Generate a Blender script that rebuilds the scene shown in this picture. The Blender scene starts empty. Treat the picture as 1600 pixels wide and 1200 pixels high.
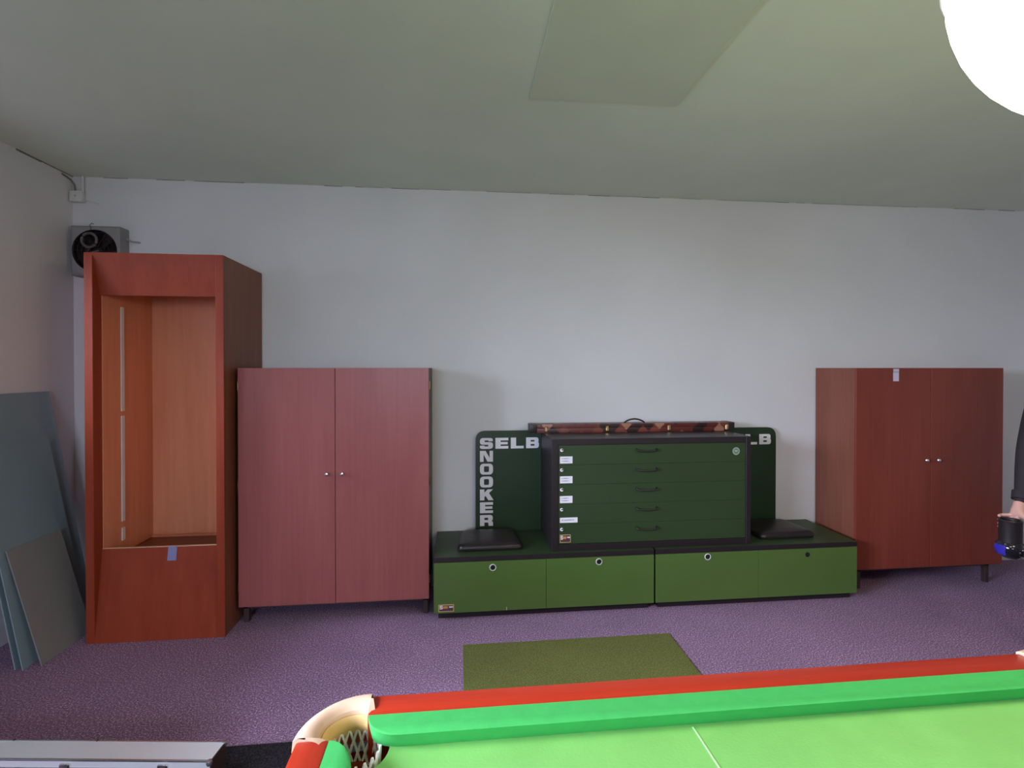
import bpy, bmesh, math, random
from mathutils import Vector, Matrix
random.seed(7)
PI = math.pi
C = bpy.context.scene.collection
S = bpy.context.scene

# ------------------------------------------------------------------ camera
cam_d = bpy.data.cameras.new('camera'); cam = bpy.data.objects.new('camera', cam_d); C.objects.link(cam)
cam_d.sensor_width = 36.0; cam_d.lens = 36.0 * 786 / 1600; cam_d.clip_start = 0.02
cam_d.shift_y = -18.8 / 1600
cam.location = (0, 0, 1.6)
cam.rotation_euler = (math.radians(90 - 0.45), 0, math.radians(-5.96))
S.camera = cam
# ------------------------------------------------------------------ world, exposure
S.view_settings.view_transform = 'Standard'; S.view_settings.look = 'None'
S.view_settings.gamma = 1.0; S.view_settings.use_curve_mapping = False
S.view_settings.exposure = 0.0
w = bpy.data.worlds.new('daylight'); S.world = w; w.use_nodes = True
bg = w.node_tree.nodes['Background']; bg.inputs[0].default_value = (0.72, 0.84, 1.0, 1); bg.inputs[1].default_value = 2.2
# ------------------------------------------------------------------ daylight at the window openings
U0, U1, V0, V1, HC = -2.62, 6.0, -3.0, 3.73, 2.905          # room: left, right, rear, back wall, ceiling height
WINS = [(1.75, 3.155), (-0.90, 1.25)]                        # windows in the left wall (along v)
WS, WT = 1.36, 2.36                                          # sill and head height
REARW = [(-1.7, 0.1)]                                        # window in the rear wall, behind the camera
def area(name, loc, rot, sx, sy, power, col):
    d = bpy.data.lights.new(name, 'AREA'); d.shape = 'RECTANGLE'; d.size = sx; d.size_y = sy
    d.energy = power; d.color = col; d.spread = math.radians(125)
    o = bpy.data.objects.new(name, d); C.objects.link(o); o.location = loc; o.rotation_euler = rot
    return o
DAY = (0.70, 0.75, 1.0)
TILT = 0.75                                                  # sky light comes in from above
for (a, b), p in zip(WINS, (75, 520)):
    area('window_daylight', (U0 - 0.62, (a + b) / 2, (WS + WT) / 2 + .2), (0, -PI / 2 + TILT, 0), 1.2, b - a, p, DAY)
for a, b in REARW:
    area('window_daylight', ((a + b) / 2, V0 - 0.65, 1.85), (PI / 2 - TILT, 0, 0), b - a, 1.5, 150, DAY)
LAMP_COL = (1.0, 0.80, 0.60); LAMP_STR = 15.0

# ------------------------------------------------------------------ materials
def nodes(name):
    m = bpy.data.materials.new(name); m.use_nodes = True
    nt = m.node_tree; return m, nt, nt.nodes['Principled BSDF']
def setp(b, **k):
    for n, v in k.items(): b.inputs[n.replace('_', ' ')].default_value = v
def c4(c): return (c[0], c[1], c[2], 1)
def texco(nt, scale, kind='Object'):
    tc = nt.nodes.new('ShaderNodeTexCoord'); mp = nt.nodes.new('ShaderNodeMapping')
    mp.inputs['Scale'].default_value = scale
    nt.links.new(tc.outputs[kind], mp.inputs['Vector']); return mp
def ramp(nt, src, stops):
    r = nt.nodes.new('ShaderNodeValToRGB'); e = r.color_ramp.elements
    while len(e) < len(stops): e.new(0.5)
    for el, (p, c) in zip(e, stops): el.position = p; el.color = c4(c)
    nt.links.new(src, r.inputs[0]); return r
def bump(nt, b, src, strength, dist):
    n = nt.nodes.new('ShaderNodeBump'); n.inputs['Strength'].default_value = strength; n.inputs['Distance'].default_value = dist
    nt.links.new(src, n.inputs['Height']); nt.links.new(n.outputs[0], b.inputs['Normal'])
def noise(nt, mp, scale, detail=3, rough=.55):
    n = nt.nodes.new('ShaderNodeTexNoise'); n.inputs['Scale'].default_value = scale
    n.inputs['Detail'].default_value = detail; n.inputs['Roughness'].default_value = rough
    nt.links.new(mp.outputs[0], n.inputs['Vector']); return n
def plain(name, col, rough=.5, metal=0, spec=.5, var=.06, vs=6.0, bumps=0):
    m, nt, b = nodes(name); setp(b, Roughness=rough, Metallic=metal); b.inputs['Specular IOR Level'].default_value = spec
    n = noise(nt, texco(nt, (1, 1, 1)), vs)
    lo = tuple(max(0, x * (1 - var)) for x in col); hi = tuple(min(1, x * (1 + var)) for x in col)
    r = ramp(nt, n.outputs[0], [(.3, lo), (.7, hi)]); nt.links.new(r.outputs[0], b.inputs['Base Color'])
    if bumps: bump(nt, b, noise(nt, texco(nt, (1, 1, 1)), 180).outputs[0], bumps, .002)
    return m
def wood(name, dark, light, axis=2, rough=.38, spec=.28, fine=1.0):
    m, nt, b = nodes(name); setp(b, Roughness=rough); b.inputs['Specular IOR Level'].default_value = spec
    sc = [34 * fine] * 3; sc[axis] = 1.3
    n1 = noise(nt, texco(nt, sc), 1.6, 5, .6)
    sc2 = [7] * 3; sc2[axis] = .6
    n2 = noise(nt, texco(nt, sc2), 1.0, 2)
    mx = nt.nodes.new('ShaderNodeMath'); mx.operation = 'MULTIPLY_ADD'; mx.inputs[1].default_value = .45
    nt.links.new(n2.outputs[0], mx.inputs[0])
    m2 = nt.nodes.new('ShaderNodeMath'); m2.operation = 'MULTIPLY'; m2.inputs[1].default_value = .55
    nt.links.new(n1.outputs[0], m2.inputs[0]); nt.links.new(m2.outputs[0], mx.inputs[2])
    r = ramp(nt, mx.outputs[0], [(.34, dark), (.66, light)]); nt.links.new(r.outputs[0], b.inputs['Base Color'])
    bump(nt, b, n1.outputs[0], .04, .002)
    return m
M = {}
M['wall'] = plain('wall_paint', (.69, .69, .69), .85, spec=.2, var=.035, vs=1.3, bumps=.05)
M['ceil'] = plain('ceiling_paint_bounce_tint', (.72, .77, .66), .9, spec=.2, var=.045, vs=1.1, bumps=.05)  # white paint, tinted green to strengthen the light bounced off the table cloth
M['ceilpanel'] = plain('ceiling_panel_paint_bounce_tint', (.62, .665, .55), .85, spec=.2, var=.04, vs=2)  # darker board, with the ceiling's green bounce tint in its colour too
M['earth'] = plain('outdoor_ground', (.16, .17, .11), .9, var=.2, vs=.3)
M['stain'] = plain('joint_dirt', (.20, .19, .16), .9, var=.3, vs=20)
def carpet(name, c0, c1, fleck):
    m, nt, b = nodes(name); setp(b, Roughness=.95); b.inputs['Specular IOR Level'].default_value = .12
    mp = texco(nt, (1, 1, 1))
    n = noise(nt, mp, 130, 2, .8)
    r = ramp(nt, n.outputs[0], [(.36, c0), (.56, c1), (.68, fleck)])
    n2 = noise(nt, mp, 1.6, 3)
    r2 = ramp(nt, n2.outputs[0], [(.3, (.86, .86, .86)), (.7, (1.08, 1.06, 1.06))])
    mm = nt.nodes.new('ShaderNodeMix'); mm.data_type = 'RGBA'; mm.blend_type = 'MULTIPLY'; mm.inputs[0].default_value = 1
    nt.links.new(r.outputs[0], mm.inputs[6]); nt.links.new(r2.outputs[0], mm.inputs[7])
    nt.links.new(mm.outputs[2], b.inputs['Base Color'])
    bump(nt, b, n.outputs[0], .5, .006)
    return m
M['carpet'] = carpet('speckled_carpet', (.15, .088, .145), (.345, .215, .345), (.82, .63, .78))
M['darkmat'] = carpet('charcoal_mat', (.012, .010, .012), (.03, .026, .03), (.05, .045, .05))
M['greenmat'] = carpet('green_felt_mat', (.10, .11, .03), (.165, .18, .05), (.21, .23, .08))
M['cloth'] = plain('table_cloth', (.185, .46, .115), .9, spec=.15, var=.06, vs=9, bumps=.15)
M['cushcloth'] = plain('cushion_cloth', (.050, .38, .085), .85, spec=.2, var=.05, vs=30, bumps=.15)
M['chalk'] = plain('chalk_line', (.45, .72, .36), .9)
M['rail'] = wood('red_mahogany', (.29, .018, .007), (.42, .033, .011), 0, .32)
M['railv'] = wood('red_mahogany_cross', (.29, .018, .007), (.42, .033, .011), 1, .32)
M['legw'] = wood('red_mahogany_leg', (.16, .02, .012), (.28, .04, .02), 2, .35)
M['cap'] = plain('beige_leather', (.74, .50, .34), .42, var=.04, vs=25, bumps=.05)
M['liner'] = plain('tan_leather', (.80, .50, .20), .38, var=.06, vs=30)
M['net'] = plain('white_cord', (.92, .86, .80), .8)
M['ward'] = wood('brown_veneer', (.28, .080, .072), (.34, .105, .094), 2, .34)
M['wardr'] = wood('red_brown_veneer', (.185, .034, .020), (.24, .050, .030), 2, .36)
M['wardside'] = wood('veneer_side', (.19, .062, .036), (.26, .09, .055), 2, .4)
M['darkbase'] = plain('dark_brown_frame', (.045, .025, .022), .5)
M['cab'] = wood('orange_veneer', (.24, .036, .014), (.31, .054, .023), 2, .33, fine=.6)
M['cabside'] = wood('veneer_outer_side', (.17, .055, .025), (.24, .085, .04), 2, .4, fine=.6)
M['cabin'] = wood('light_orange_veneer', (.60, .22, .11), (.70, .29, .155), 2, .33, fine=.6)
M['raw'] = plain('raw_board_edge', (.72, .50, .34), .7)
M['greenp'] = plain('green_laminate', (.080, .148, .030), .42, var=.04, vs=3)
M['greend'] = plain('green_drawer', (.026, .052, .016), .45, var=.05, vs=3)
M['signg'] = plain('dark_green_board', (.020, .045, .018), .32, var=.05)
M['black'] = plain('black_laminate', (.018, .012, .014), .42)
M['leather'] = plain('black_leather', (.016, .011, .012), .38, var=.1, vs=40, bumps=.1)
M['hole'] = plain('hole_black', (.004, .004, .004), .9)
M['chrome'] = plain('chrome', (.75, .74, .72), .22, metal=1)
M['brass'] = plain('brass', (.85, .60, .28), .25, metal=1)
M['white'] = plain('white_vinyl', (.80, .78, .80), .5)
M['paper'] = plain('paper', (.82, .78, .82), .8)
M['ink'] = plain('faded_ink', (.40, .38, .48), .8)
M['gold'] = plain('gold_print', (.62, .42, .16), .5)
M['plum'] = plain('plum_print', (.085, .035, .055), .5)
M['orangep'] = plain('orange_print', (.62, .26, .06), .5)
M['disc'] = plain('silver_green_foil', (.13, .22, .14), .4)
M['discl'] = plain('silver_foil', (.34, .42, .35), .4)
M['tape'] = plain('blue_tape', (.22, .22, .42), .6)
M['wtape'] = plain('clear_white_tape', (.62, .58, .72), .3)
M['alu'] = plain('aluminium_sheet', (.92, .94, .98), .35, metal=.25, var=.02)
M['aluedge'] = plain('aluminium_profile', (.66, .66, .70), .25, metal=.9)
M['grey'] = plain('grey_plastic', (.36, .35, .34), .5)
M['fanbox'] = plain('fan_housing_paint', (.26, .255, .25), .6)
M['fandark'] = plain('fan_dark', (.020, .012, .014), .5)
M['fanmid'] = plain('fan_motor_ring', (.11, .09, .085), .5)
M['wplastic'] = plain('white_plastic', (.66, .67, .64), .5)
M['wframe'] = plain('window_frame_white', (.78, .79, .78), .4)
M['jacket'] = plain('dark_jacket', (.016, .010, .013), .8, var=.15, vs=30)
M['trousers'] = plain('dark_trousers', (.010, .008, .010), .85, var=.15, vs=30)
M['skin'] = plain('skin', (.55, .30, .24), .5, var=.04)
M['hair'] = plain('dark_hair', (.03, .02, .015), .6)
M['shoe'] = plain('shoe', (.02, .02, .02), .4)
M['lip'] = plain('lips', (.42, .16, .14), .5)
M['eyew'] = plain('eye_white', (.8, .8, .8), .2)
M['blueg'] = plain('blue_gloss', (.03, .025, .30), .15)
M['blackg'] = plain('black_gloss', (.012, .010, .014), .12)
def emissive():
    m, nt, b = nodes('opal_lamp_glass')
    setp(b, Roughness=.3); b.inputs['Base Color'].default_value = (.9, .88, .82, 1)
    b.inputs['Emission Color'].default_value = c4(LAMP_COL); b.inputs['Emission Strength'].default_value = LAMP_STR
    return m
M['opal'] = emissive()
def glassm(name, tint, refl, haze=None, hz=0):
    m = bpy.data.materials.new(name); m.use_nodes = True; nt = m.node_tree; nt.nodes.clear()
    out = nt.nodes.new('ShaderNodeOutputMaterial'); tr = nt.nodes.new('ShaderNodeBsdfTransparent'); tr.inputs[0].default_value = c4(tint)
    gl = nt.nodes.new('ShaderNodeBsdfGlossy'); gl.inputs['Roughness'].default_value = .04
    fr = nt.nodes.new('ShaderNodeFresnel'); fr.inputs[0].default_value = refl
    mx = nt.nodes.new('ShaderNodeMixShader')
    nt.links.new(fr.outputs[0], mx.inputs[0]); nt.links.new(gl.outputs[0], mx.inputs[2])
    if haze:
        df = nt.nodes.new('ShaderNodeBsdfDiffuse'); df.inputs[0].default_value = c4(haze)
        m0 = nt.nodes.new('ShaderNodeMixShader'); m0.inputs[0].default_value = hz
        nt.links.new(tr.outputs[0], m0.inputs[1]); nt.links.new(df.outputs[0], m0.inputs[2]); nt.links.new(m0.outputs[0], mx.inputs[1])
    else: nt.links.new(tr.outputs[0], mx.inputs[1])
    nt.links.new(mx.outputs[0], out.inputs[0]); return m
M['pane'] = glassm('window_glass', (.95, .97, .97), 1.4)
M['sheet'] = glassm('tinted_sheet_glass', (.66, .80, .84), 1.45, (.46, .64, .70), .50)
M['sheet2'] = glassm('dusty_sheet_glass', (.74, .78, .76), 1.42, (.52, .54, .52), .48)

# ------------------------------------------------------------------ mesh helpers
def obj(name, bm, mat, parent=None, smooth=False, loc=None):
    me = bpy.data.meshes.new(name)
    bmesh.ops.recalc_face_normals(bm, faces=bm.faces[:])
    bm.to_mesh(me); bm.free()
    if isinstance(mat, (list, tuple)):
        for x in mat: me.materials.append(M[x])
    else: me.materials.append(M[mat])
    if smooth:
        for p in me.polygons: p.use_smooth = True
        try: me.set_sharp_from_angle(angle=math.radians(40))
        except Exception: pass
    o = bpy.data.objects.new(name, me); C.objects.link(o)
    if parent: o.parent = parent
    if loc: o.location = loc
    return o
def tag(o, label, cat, group=None):
    o['label'] = label; o['category'] = cat
    if group: o['group'] = group
    return o
def thing(name, label, cat, loc=(0, 0, 0), rz=0, group=None):
    o = bpy.data.objects.new(name, None); C.objects.link(o); o.location = loc; o.rotation_euler = (0, 0, rz)
    o.empty_display_size = .1
    return tag(o, label, cat, group)
def struct(o): o['kind'] = 'structure'; return o
def B(x0, x1, y0, y1, z0, z1, bev=0, bm=None, seg=1):
    t = bmesh.new(); bmesh.ops.create_cube(t, size=1)
    bmesh.ops.scale(t, vec=(x1 - x0, y1 - y0, z1 - z0), verts=t.verts)
    bmesh.ops.translate(t, vec=((x0 + x1) / 2, (y0 + y1) / 2, (z0 + z1) / 2), verts=t.verts)
    if bev: bmesh.ops.bevel(t, geom=t.edges[:], offset=bev, segments=seg, affect='EDGES', profile=.6)
    return merge(bm, t)
def merge(bm, t):
    if bm is None: return t
    me = bpy.data.meshes.new('tmp'); t.to_mesh(me); t.free(); bm.from_mesh(me); bpy.data.meshes.remove(me); return bm
def lathe(prof, n=24, center=(0, 0, 0), axis='z', bm=None, a0=0, a1=2 * PI):
    """prof: (radius, height) list"""
    t = bmesh.new(); full = abs(a1 - a0 - 2 * PI) < 1e-6
    cnt = n if full else n + 1; rings = []
    for r, h in prof:
        ring = []
        for i in range(cnt):
            a = a0 + (a1 - a0) * i / n
            ring.append(t.verts.new((max(r, 1e-5) * math.cos(a), max(r, 1e-5) * math.sin(a), h)))
        rings.append(ring)
    for a, b in zip(rings, rings[1:]):
        for i in range(n):
            j = (i + 1) % cnt
            t.faces.new((a[i], a[j], b[j], b[i]))
    bmesh.ops.remove_doubles(t, verts=t.verts, dist=2e-5)
    rot = {'z': Matrix(), 'y': Matrix.Rotation(PI / 2, 4, 'X'), 'x': Matrix.Rotation(PI / 2, 4, 'Y')}[axis]
    bmesh.ops.transform(t, matrix=Matrix.Translation(center) @ rot, verts=t.verts)
    return merge(bm, t)
def tube(pts, r, n=8, bm=None, closed=False):
    t = bmesh.new(); pts = [Vector(p) for p in pts]; rings = []
    N = len(pts)
    for i, p in enumerate(pts):
        if closed: d = pts[(i + 1) % N] - pts[i - 1]
        else: d = pts[min(i + 1, N - 1)] - pts[max(i - 1, 0)]
        d.normalize(); up = Vector((0, 0, 1)) if abs(d.z) < .9 else Vector((1, 0, 0))
        s = d.cross(up).normalized(); q = s.cross(d)
        rr = r[i] if isinstance(r, (list, tuple)) else r
        rings.append([t.verts.new(p + (s * math.cos(2 * PI * k / n) + q * math.sin(2 * PI * k / n)) * rr) for k in range(n)])
    prs = list(zip(rings, rings[1:])) + ([(rings[-1], rings[0])] if closed else [])
    for a, b in prs:
        for k in range(n): t.faces.new((a[k], a[(k + 1) % n], b[(k + 1) % n], b[k]))
    if not closed:
        t.faces.new(rings[0]); t.faces.new(rings[-1])
    return merge(bm, t)
def prism(poly, z0, z1, bm=None, m=None):
    """poly: 2-D points in xy, extruded in z; m optional matrix"""
    t = bmesh.new()
    a = [t.verts.new((x, y, z0)) for x, y in poly]; b = [t.verts.new((x, y, z1)) for x, y in poly]
    n = len(poly)
    t.faces.new(a[::-1]); t.faces.new(b)
    for i in range(n): t.faces.new((a[i], a[(i + 1) % n], b[(i + 1) % n], b[i]))
    if m: bmesh.ops.transform(t, matrix=m, verts=t.verts)
    return merge(bm, t)
def roundpoly(pts, seg=6):
    out = []; n = len(pts)
    for i, p in enumerate(pts):
        x, y = p[0], p[1]; r = p[2] if len(p) > 2 else 0
        if not r: out.append((x, y)); continue
        P = Vector((x, y)); A = Vector(pts[i - 1][:2]) - P; D = Vector(pts[(i + 1) % n][:2]) - P
        ra = min(r, A.length * .5); rd = min(r, D.length * .5)
        a = P + A.normalized() * ra; d = P + D.normalized() * rd
        for k in range(seg + 1):
            s = k / seg
            # blend of a quadratic curve pushed outwards, close to a circular arc
            q = a * (1 - s) ** 2 + P * 2 * s * (1 - s) + d * s ** 2
            out.append((q.x, q.y))
    return out
def filled(name, loops, depth, mat, parent, matrix):
    """2-D outline with holes, extruded, through a filled curve turned into a mesh"""
    cu = bpy.data.curves.new('outline', 'CURVE'); cu.dimensions = '2D'; cu.fill_mode = 'BOTH'; cu.extrude = depth / 2
    for lp in loops:
        sp = cu.splines.new('POLY'); sp.points.add(len(lp) - 1); sp.use_cyclic_u = True
        for q, (x, y) in zip(sp.points, lp): q.co = (x, y, 0, 1)
    tmp = bpy.data.objects.new('outline', cu); C.objects.link(tmp)
    dg = bpy.context.evaluated_depsgraph_get()
    me = bpy.data.meshes.new_from_object(tmp.evaluated_get(dg)); me.name = name
    me.transform(matrix); me.materials.clear(); me.materials.append(M[mat])
    bpy.data.objects.remove(tmp); bpy.data.curves.remove(cu)
    o = bpy.data.objects.new(name, me); C.objects.link(o); o.parent = parent
    return o
FRONT = Matrix.Rotation(PI / 2, 4, 'X')                       # xy drawing -> xz plane facing -y

# ------------------------------------------------------------------ the room
fl = struct(obj('floor', B(U0, U1, V0, V1, -.1, 0), 'carpet'))
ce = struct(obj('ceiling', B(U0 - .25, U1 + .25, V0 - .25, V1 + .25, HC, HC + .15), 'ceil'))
pp = obj('flush_panel', B(.335, 1.065, 1.20, 2.415, HC - .006, HC, .002), 'ceilpanel', ce)
wb = struct(obj('wall_back', B(U0 - .25, U1 + .25, V1, V1 + .25, -.1, HC), 'wall'))
struct(obj('wall_right', B(U1, U1 + .25, V0 - .25, V1, -.1, HC), 'wall'))
def pierced(name, lo, hi, wins, fixed, axis):
    """wall built of solid blocks around its window openings (one mesh)"""
    bm = bmesh.new(); edges = [lo]
    def blk(a, b, z0, z1):
        if axis == 'v': B(fixed - .25, fixed, a, b, z0, z1, bm=bm)
        else: B(a, b, fixed - .25, fixed, z0, z1, bm=bm)
    p = lo
    for a, b, s, t in sorted(wins):
        blk(p, a, -.1, HC); blk(a, b, -.1, s); blk(a, b, t, HC); p = b
    blk(p, hi, -.1, HC)
    return struct(obj(name, bm, 'wall'))
pierced('wall_left', V0 - .25, V1, [(a, b, WS, WT) for a, b in WINS], U0, 'v')
pierced('wall_rear', U0, U1 + .25, [(a, b, .95, 2.35) for a, b in REARW], V0, 'u')
def window(n, a, b, s, t, fixed, axis):
    f = bmesh.new(); d0, d1 = fixed - .14, fixed - .08
    def bar(p, q, z0, z1):
        if axis == 'v': B(d0, d1, p, q, z0, z1, .004, bm=f)
        else: B(p, q, d0, d1, z0, z1, .004, bm=f)
    bar(a, a + .06, s, t); bar(b - .06, b, s, t); bar(a + .06, b - .06, s, s + .06); bar(a + .06, b - .06, t - .06, t)
    m = (a + b) / 2; bar(m - .04, m + .04, s + .06, t - .06)
    fr = struct(obj('window_%d' % n, f, 'wframe'))
    dm = (d0 + d1) / 2
    for p, q in ((a + .06, m - .04), (m + .04, b - .06)):
        bm = B(dm - .003, dm + .003, p, q, s + .06, t - .06) if axis == 'v' else B(p, q, dm - .003, dm + .003, s + .06, t - .06)
        obj('pane', bm, 'pane', fr)
    bm = B(fixed - .08, fixed + .03, a, b, s - .03, s, .004) if axis == 'v' else B(a, b, fixed - .08, fixed + .03, s - .03, s, .004)
    obj('window_sill', bm, 'wframe', fr)
for i, (a, b) in enumerate(WINS): window(i + 1, a, b, WS, WT, U0, 'v')
for i, (a, b) in enumerate(REARW): window(3 + i, a, b, .95, 2.35, V0, 'u')
# uneven dirty joint between back wall and ceiling, and in the corner
jb = bmesh.new(); x = U0
while x < 4.6:
    L = random.uniform(.04, .2); hgt = random.choice([.0, 0, .001, .0015, .003])
    if hgt: B(x, x + L, V1 - .0035, V1, HC - hgt, HC, bm=jb)
    x += L
obj('joint_crack', jb, 'stain', wb)
jl = bmesh.new(); y = 2.2
while y < V1 - .05:
    L = random.uniform(.05, .2); hgt = random.choice([0, .003, .005, .010])
    if hgt: B(U0, U0 + .0035, y, y + L, HC - hgt, HC, bm=jl)
    y += L
obj('joint_crack', jl, 'stain', bpy.data.objects['wall_left'])

struct(obj('ground', B(-40, 40, -40, 40, -.6, -.5), 'earth'))

# ------------------------------------------------------------------ snooker table
TU0, TU1, TV1, TW, TZ = -.31, 3.27, 1.11, 1.90, .89
TV0 = TV1 - TW; MID = (TU0 + TU1) / 2
table = thing('snooker_table', 'large snooker table with bright green cloth and red mahogany rails', 'snooker table', (MID, (TV0 + TV1) / 2, 0))
hx, hy = (TU1 - TU0) / 2, TW / 2
RW, CW = .062, .060                                           # widths of wooden rail and cushion
CP = .122                                                     # extent of a corner cap along each rail
MPH = .095                                                    # half width of a middle cap
# wooden rails: two on each long side, one at each end
def railbox(x0, x1, y0, y1): return B(x0, x1, y0, y1, TZ - .10, TZ, .006, seg=2)
for sy in (1, -1):
    y0, y1 = sorted((sy * hy, sy * (hy - RW)))
    for x0, x1 in ((-hx + CP, -MPH), (MPH, hx - CP)): obj('rail', railbox(x0, x1, y0, y1), 'rail', table, True)
for sx in (1, -1):
    x0, x1 = sorted((sx * hx, sx * (hx - RW)))
    obj('rail', railbox(x0, x1, -hy + CP, hy - CP), 'railv', table, True)
# cushions: plan outline with rounded cheeks, undercut below the nose
def cushion(length, e0, e1):
    """local: back on y=0, nose on y=-CW, x from 0 to length; e = cheek run at each end"""
    def cheek(e, k, off):
        s = k / 8
        return e * (1 - math.cos(s * PI / 2)) * 1.0, -(CW - off) * math.sin(s * PI / 2)
    rows = []
    for z, off in ((0, .0025), (-.0015, 0), (-.021, .009), (-.042, .022)):
        L = [(off * .3 + cheek(e0, k, off)[0] * 1, cheek(e0, k, off)[1]) for k in range(9)]
        R = [(length - off * .3 - cheek(e1, k, off)[0], cheek(e1, k, off)[1]) for k in range(8, -1, -1)]
        rows.append([(x, y, z) for x, y in L + R])
    t = bmesh.new(); V = [[t.verts.new(p) for p in r] for r in rows]
    n = len(V[0])
    for a, b in zip(V, V[1:]):
        for i in range(n - 1): t.faces.new((a[i], a[i + 1], b[i + 1], b[i]))
    t.faces.new(V[0]); t.faces.new(V[-1][::-1])
    t.faces.new([r[0] for r in V] + [r[-1] for r in V][::-1])
    return t
def put_cushion(length, loc, rz, e0=.06, e1=.06):
    o = obj('cushion', cushion(length, e0, e1), 'cushcloth', table, True); o.location = loc; o.rotation_euler = (0, 0, rz)
    return o
gC, gM = CP + .003, MPH - .03
Ll = hx - gC - gM
for sx in (0, 1):
    put_cushion(Ll, (-hx + gC if sx == 0 else gM, hy - RW, TZ), 0, *((.065, .045) if sx == 0 else (.045, .065)))
    put_cushion(Ll, (hx - gC if sx == 0 else -gM, -hy + RW, TZ), PI, *((.065, .045) if sx == 0 else (.045, .065)))
Ls = 2 * (hy - gC)
put_cushion(Ls, (-hx + RW, -hy + gC, TZ), PI / 2, .11, .11)
put_cushion(Ls, (hx - RW, hy - gC, TZ), -PI / 2, .11, .11)
# bed with pocket cut-outs
HCn, HR = .100, .060                                          # corner pocket centre (from both edges), radius
def bed_outline(ins):
    X, Y = hx - ins, hy - ins; P = []
    cut = HR + .012
    def arc(cx, cy, r, a0, a1, n=12): return [(cx + r * math.cos(a0 + (a1 - a0) * i / n), cy + r * math.sin(a0 + (a1 - a0) * i / n)) for i in range(n + 1)]
    d = HCn - ins                                             # centre lies d inside the edge of the slab
    k = math.sqrt(max(cut ** 2 - d ** 2, 1e-6))
    b = math.atan2(d, k)
    # walk counter-clockwise from bottom left, always around the pocket on the inside
    def corner(cx, cy, start): return arc(cx, cy, cut, start + b, start + b - (PI / 2 + 2 * b) , 14)
    P += corner(-X + d, -Y + d, PI / 2)[::1]
    P += arc(0, -Y, .055, PI, 0)
    P += corner(X - d, -Y + d, PI)
    P += corner(X - d, Y - d, 3 * PI / 2)
    P += arc(0, Y, .055, 0, -PI)
    P += corner(-X + d, Y - d, 0)
    return P
bed = obj('bed', prism(bed_outline(.085), TZ - .085, TZ - .040), 'cloth', table)
zb = TZ - .0395
bl = -hx + RW + CW + .672
obj('baulk_line', B(bl - .0015, bl + .0015, -hy + .11, hy - .11, zb - .0005, zb + .0004), 'chalk', bed)
dr = .26; pts = [(bl - dr * math.sin(a), dr * math.cos(a), zb) for a in [PI * i / 32 for i in range(33)]]
t = bmesh.new()
for r_ in (dr - .0015, dr + .0015): pass
ia = [t.verts.new((bl - (dr - .0015) * math.sin(PI * i / 32), (dr - .0015) * math.cos(PI * i / 32), zb + .0004)) for i in range(33)]
oa = [t.verts.new((bl - (dr + .0015) * math.sin(PI * i / 32), (dr + .0015) * math.cos(PI * i / 32), zb + .0004)) for i in range(33)]
for i in range(32): t.faces.new((ia[i], ia[i + 1], oa[i + 1], oa[i]))
obj('baulk_semicircle', t, 'chalk', bed)
# aprons below the rails
for sy in (1, -1):
    y0, y1 = sorted((sy * (hy - .02), sy * (hy - .06))); obj('apron', B(-hx + .06, hx - .06, y0, y1, TZ - .28, TZ - .10, .006), 'rail', table)
for sx in (1, -1):
    x0, x1 = sorted((sx * (hx - .02), sx * (hx - .06))); obj('apron', B(x0, x1, -hy + .06, hy - .06, TZ - .28, TZ - .10, .006), 'railv', table)
legprof = [(0, 0), (.05, 0), (.055, .02), (.04, .05), (.05, .09), (.075, .30), (.08, .40), (.06, .45), (.085, .48), (.085, .61), (0, .61)]
lm = None
for i in range(4):
    for sy in (1, -1):
        if lm is None:
            o = obj('leg', lathe(legprof, 20), 'legw', table, True); lm = o.data
        else:
            o = bpy.data.objects.new('leg', lm); C.objects.link(o); o.parent = table
        o.location = (-hx + .22 + i * (2 * hx - .44) / 3, sy * (hy - .20), 0)
# pockets
def arcpts(cx, cy, r, a0, a1, n): return [(cx + r * math.cos(a0 + (a1 - a0) * i / n), cy + r * math.sin(a0 + (a1 - a0) * i / n)) for i in range(n + 1)]
def strip_cap(outer, inner):
    """leather cap: outer and inner plan lines with equal point counts; domed profile"""
    t = bmesh.new(); rows = []
    prof = [(0, -.10, .004), (0, -.02, .008), (0, .000, .006), (.06, .006, 0), (.35, .006, 0), (.75, .003, 0), (.97, -.003, 0), (1, -.012, 0), (1, -.05, 0)]
    c = Vector((sum(p[0] for p in outer) / len(outer), sum(p[1] for p in outer) / len(outer)))
    for o_, i_ in zip(outer, inner):
        O, I = Vector(o_), Vector(i_); d = (O - I); d = d.normalized() if d.length > 1e-6 else Vector((0, 0))
        row = []
        for s, z, ex in prof:
            q = O + (I - O) * s + d * ex; row.append(t.verts.new((q.x, q.y, TZ + z)))
        rows.append(row)
    for a, b in zip(rows, rows[1:]):
        for k in range(len(prof) - 1): t.faces.new((a[k], b[k], b[k + 1], a[k + 1]))
    t.faces.new(rows[0]); t.faces.new(rows[-1][::-1])
    for f in (t.faces[:]): pass
    return t
def net_bm(r0, r1, z0, z1, n=20, m=8, rc=.0028):
    bm = bmesh.new()
    for sgn in (1, -1):
        for i in range(n):
            pts = []
            for k in range(m * 2 + 1):
                s = k / (m * 2); r = r0 + (r1 - r0) * s ** 1.3
                a = 2 * PI * i / n + sgn * 2 * PI / n * (s * m) * .5
                pts.append((r * math.cos(a), r * math.sin(a), z0 + (z1 - z0) * s))
            tube(pts, rc, 5, bm)
    tube([(r1 * math.cos(2 * PI * k / 16), r1 * math.sin(2 * PI * k / 16), z1) for k in range(16)], rc * 1.5, 5, bm, True)
    return bm
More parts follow.
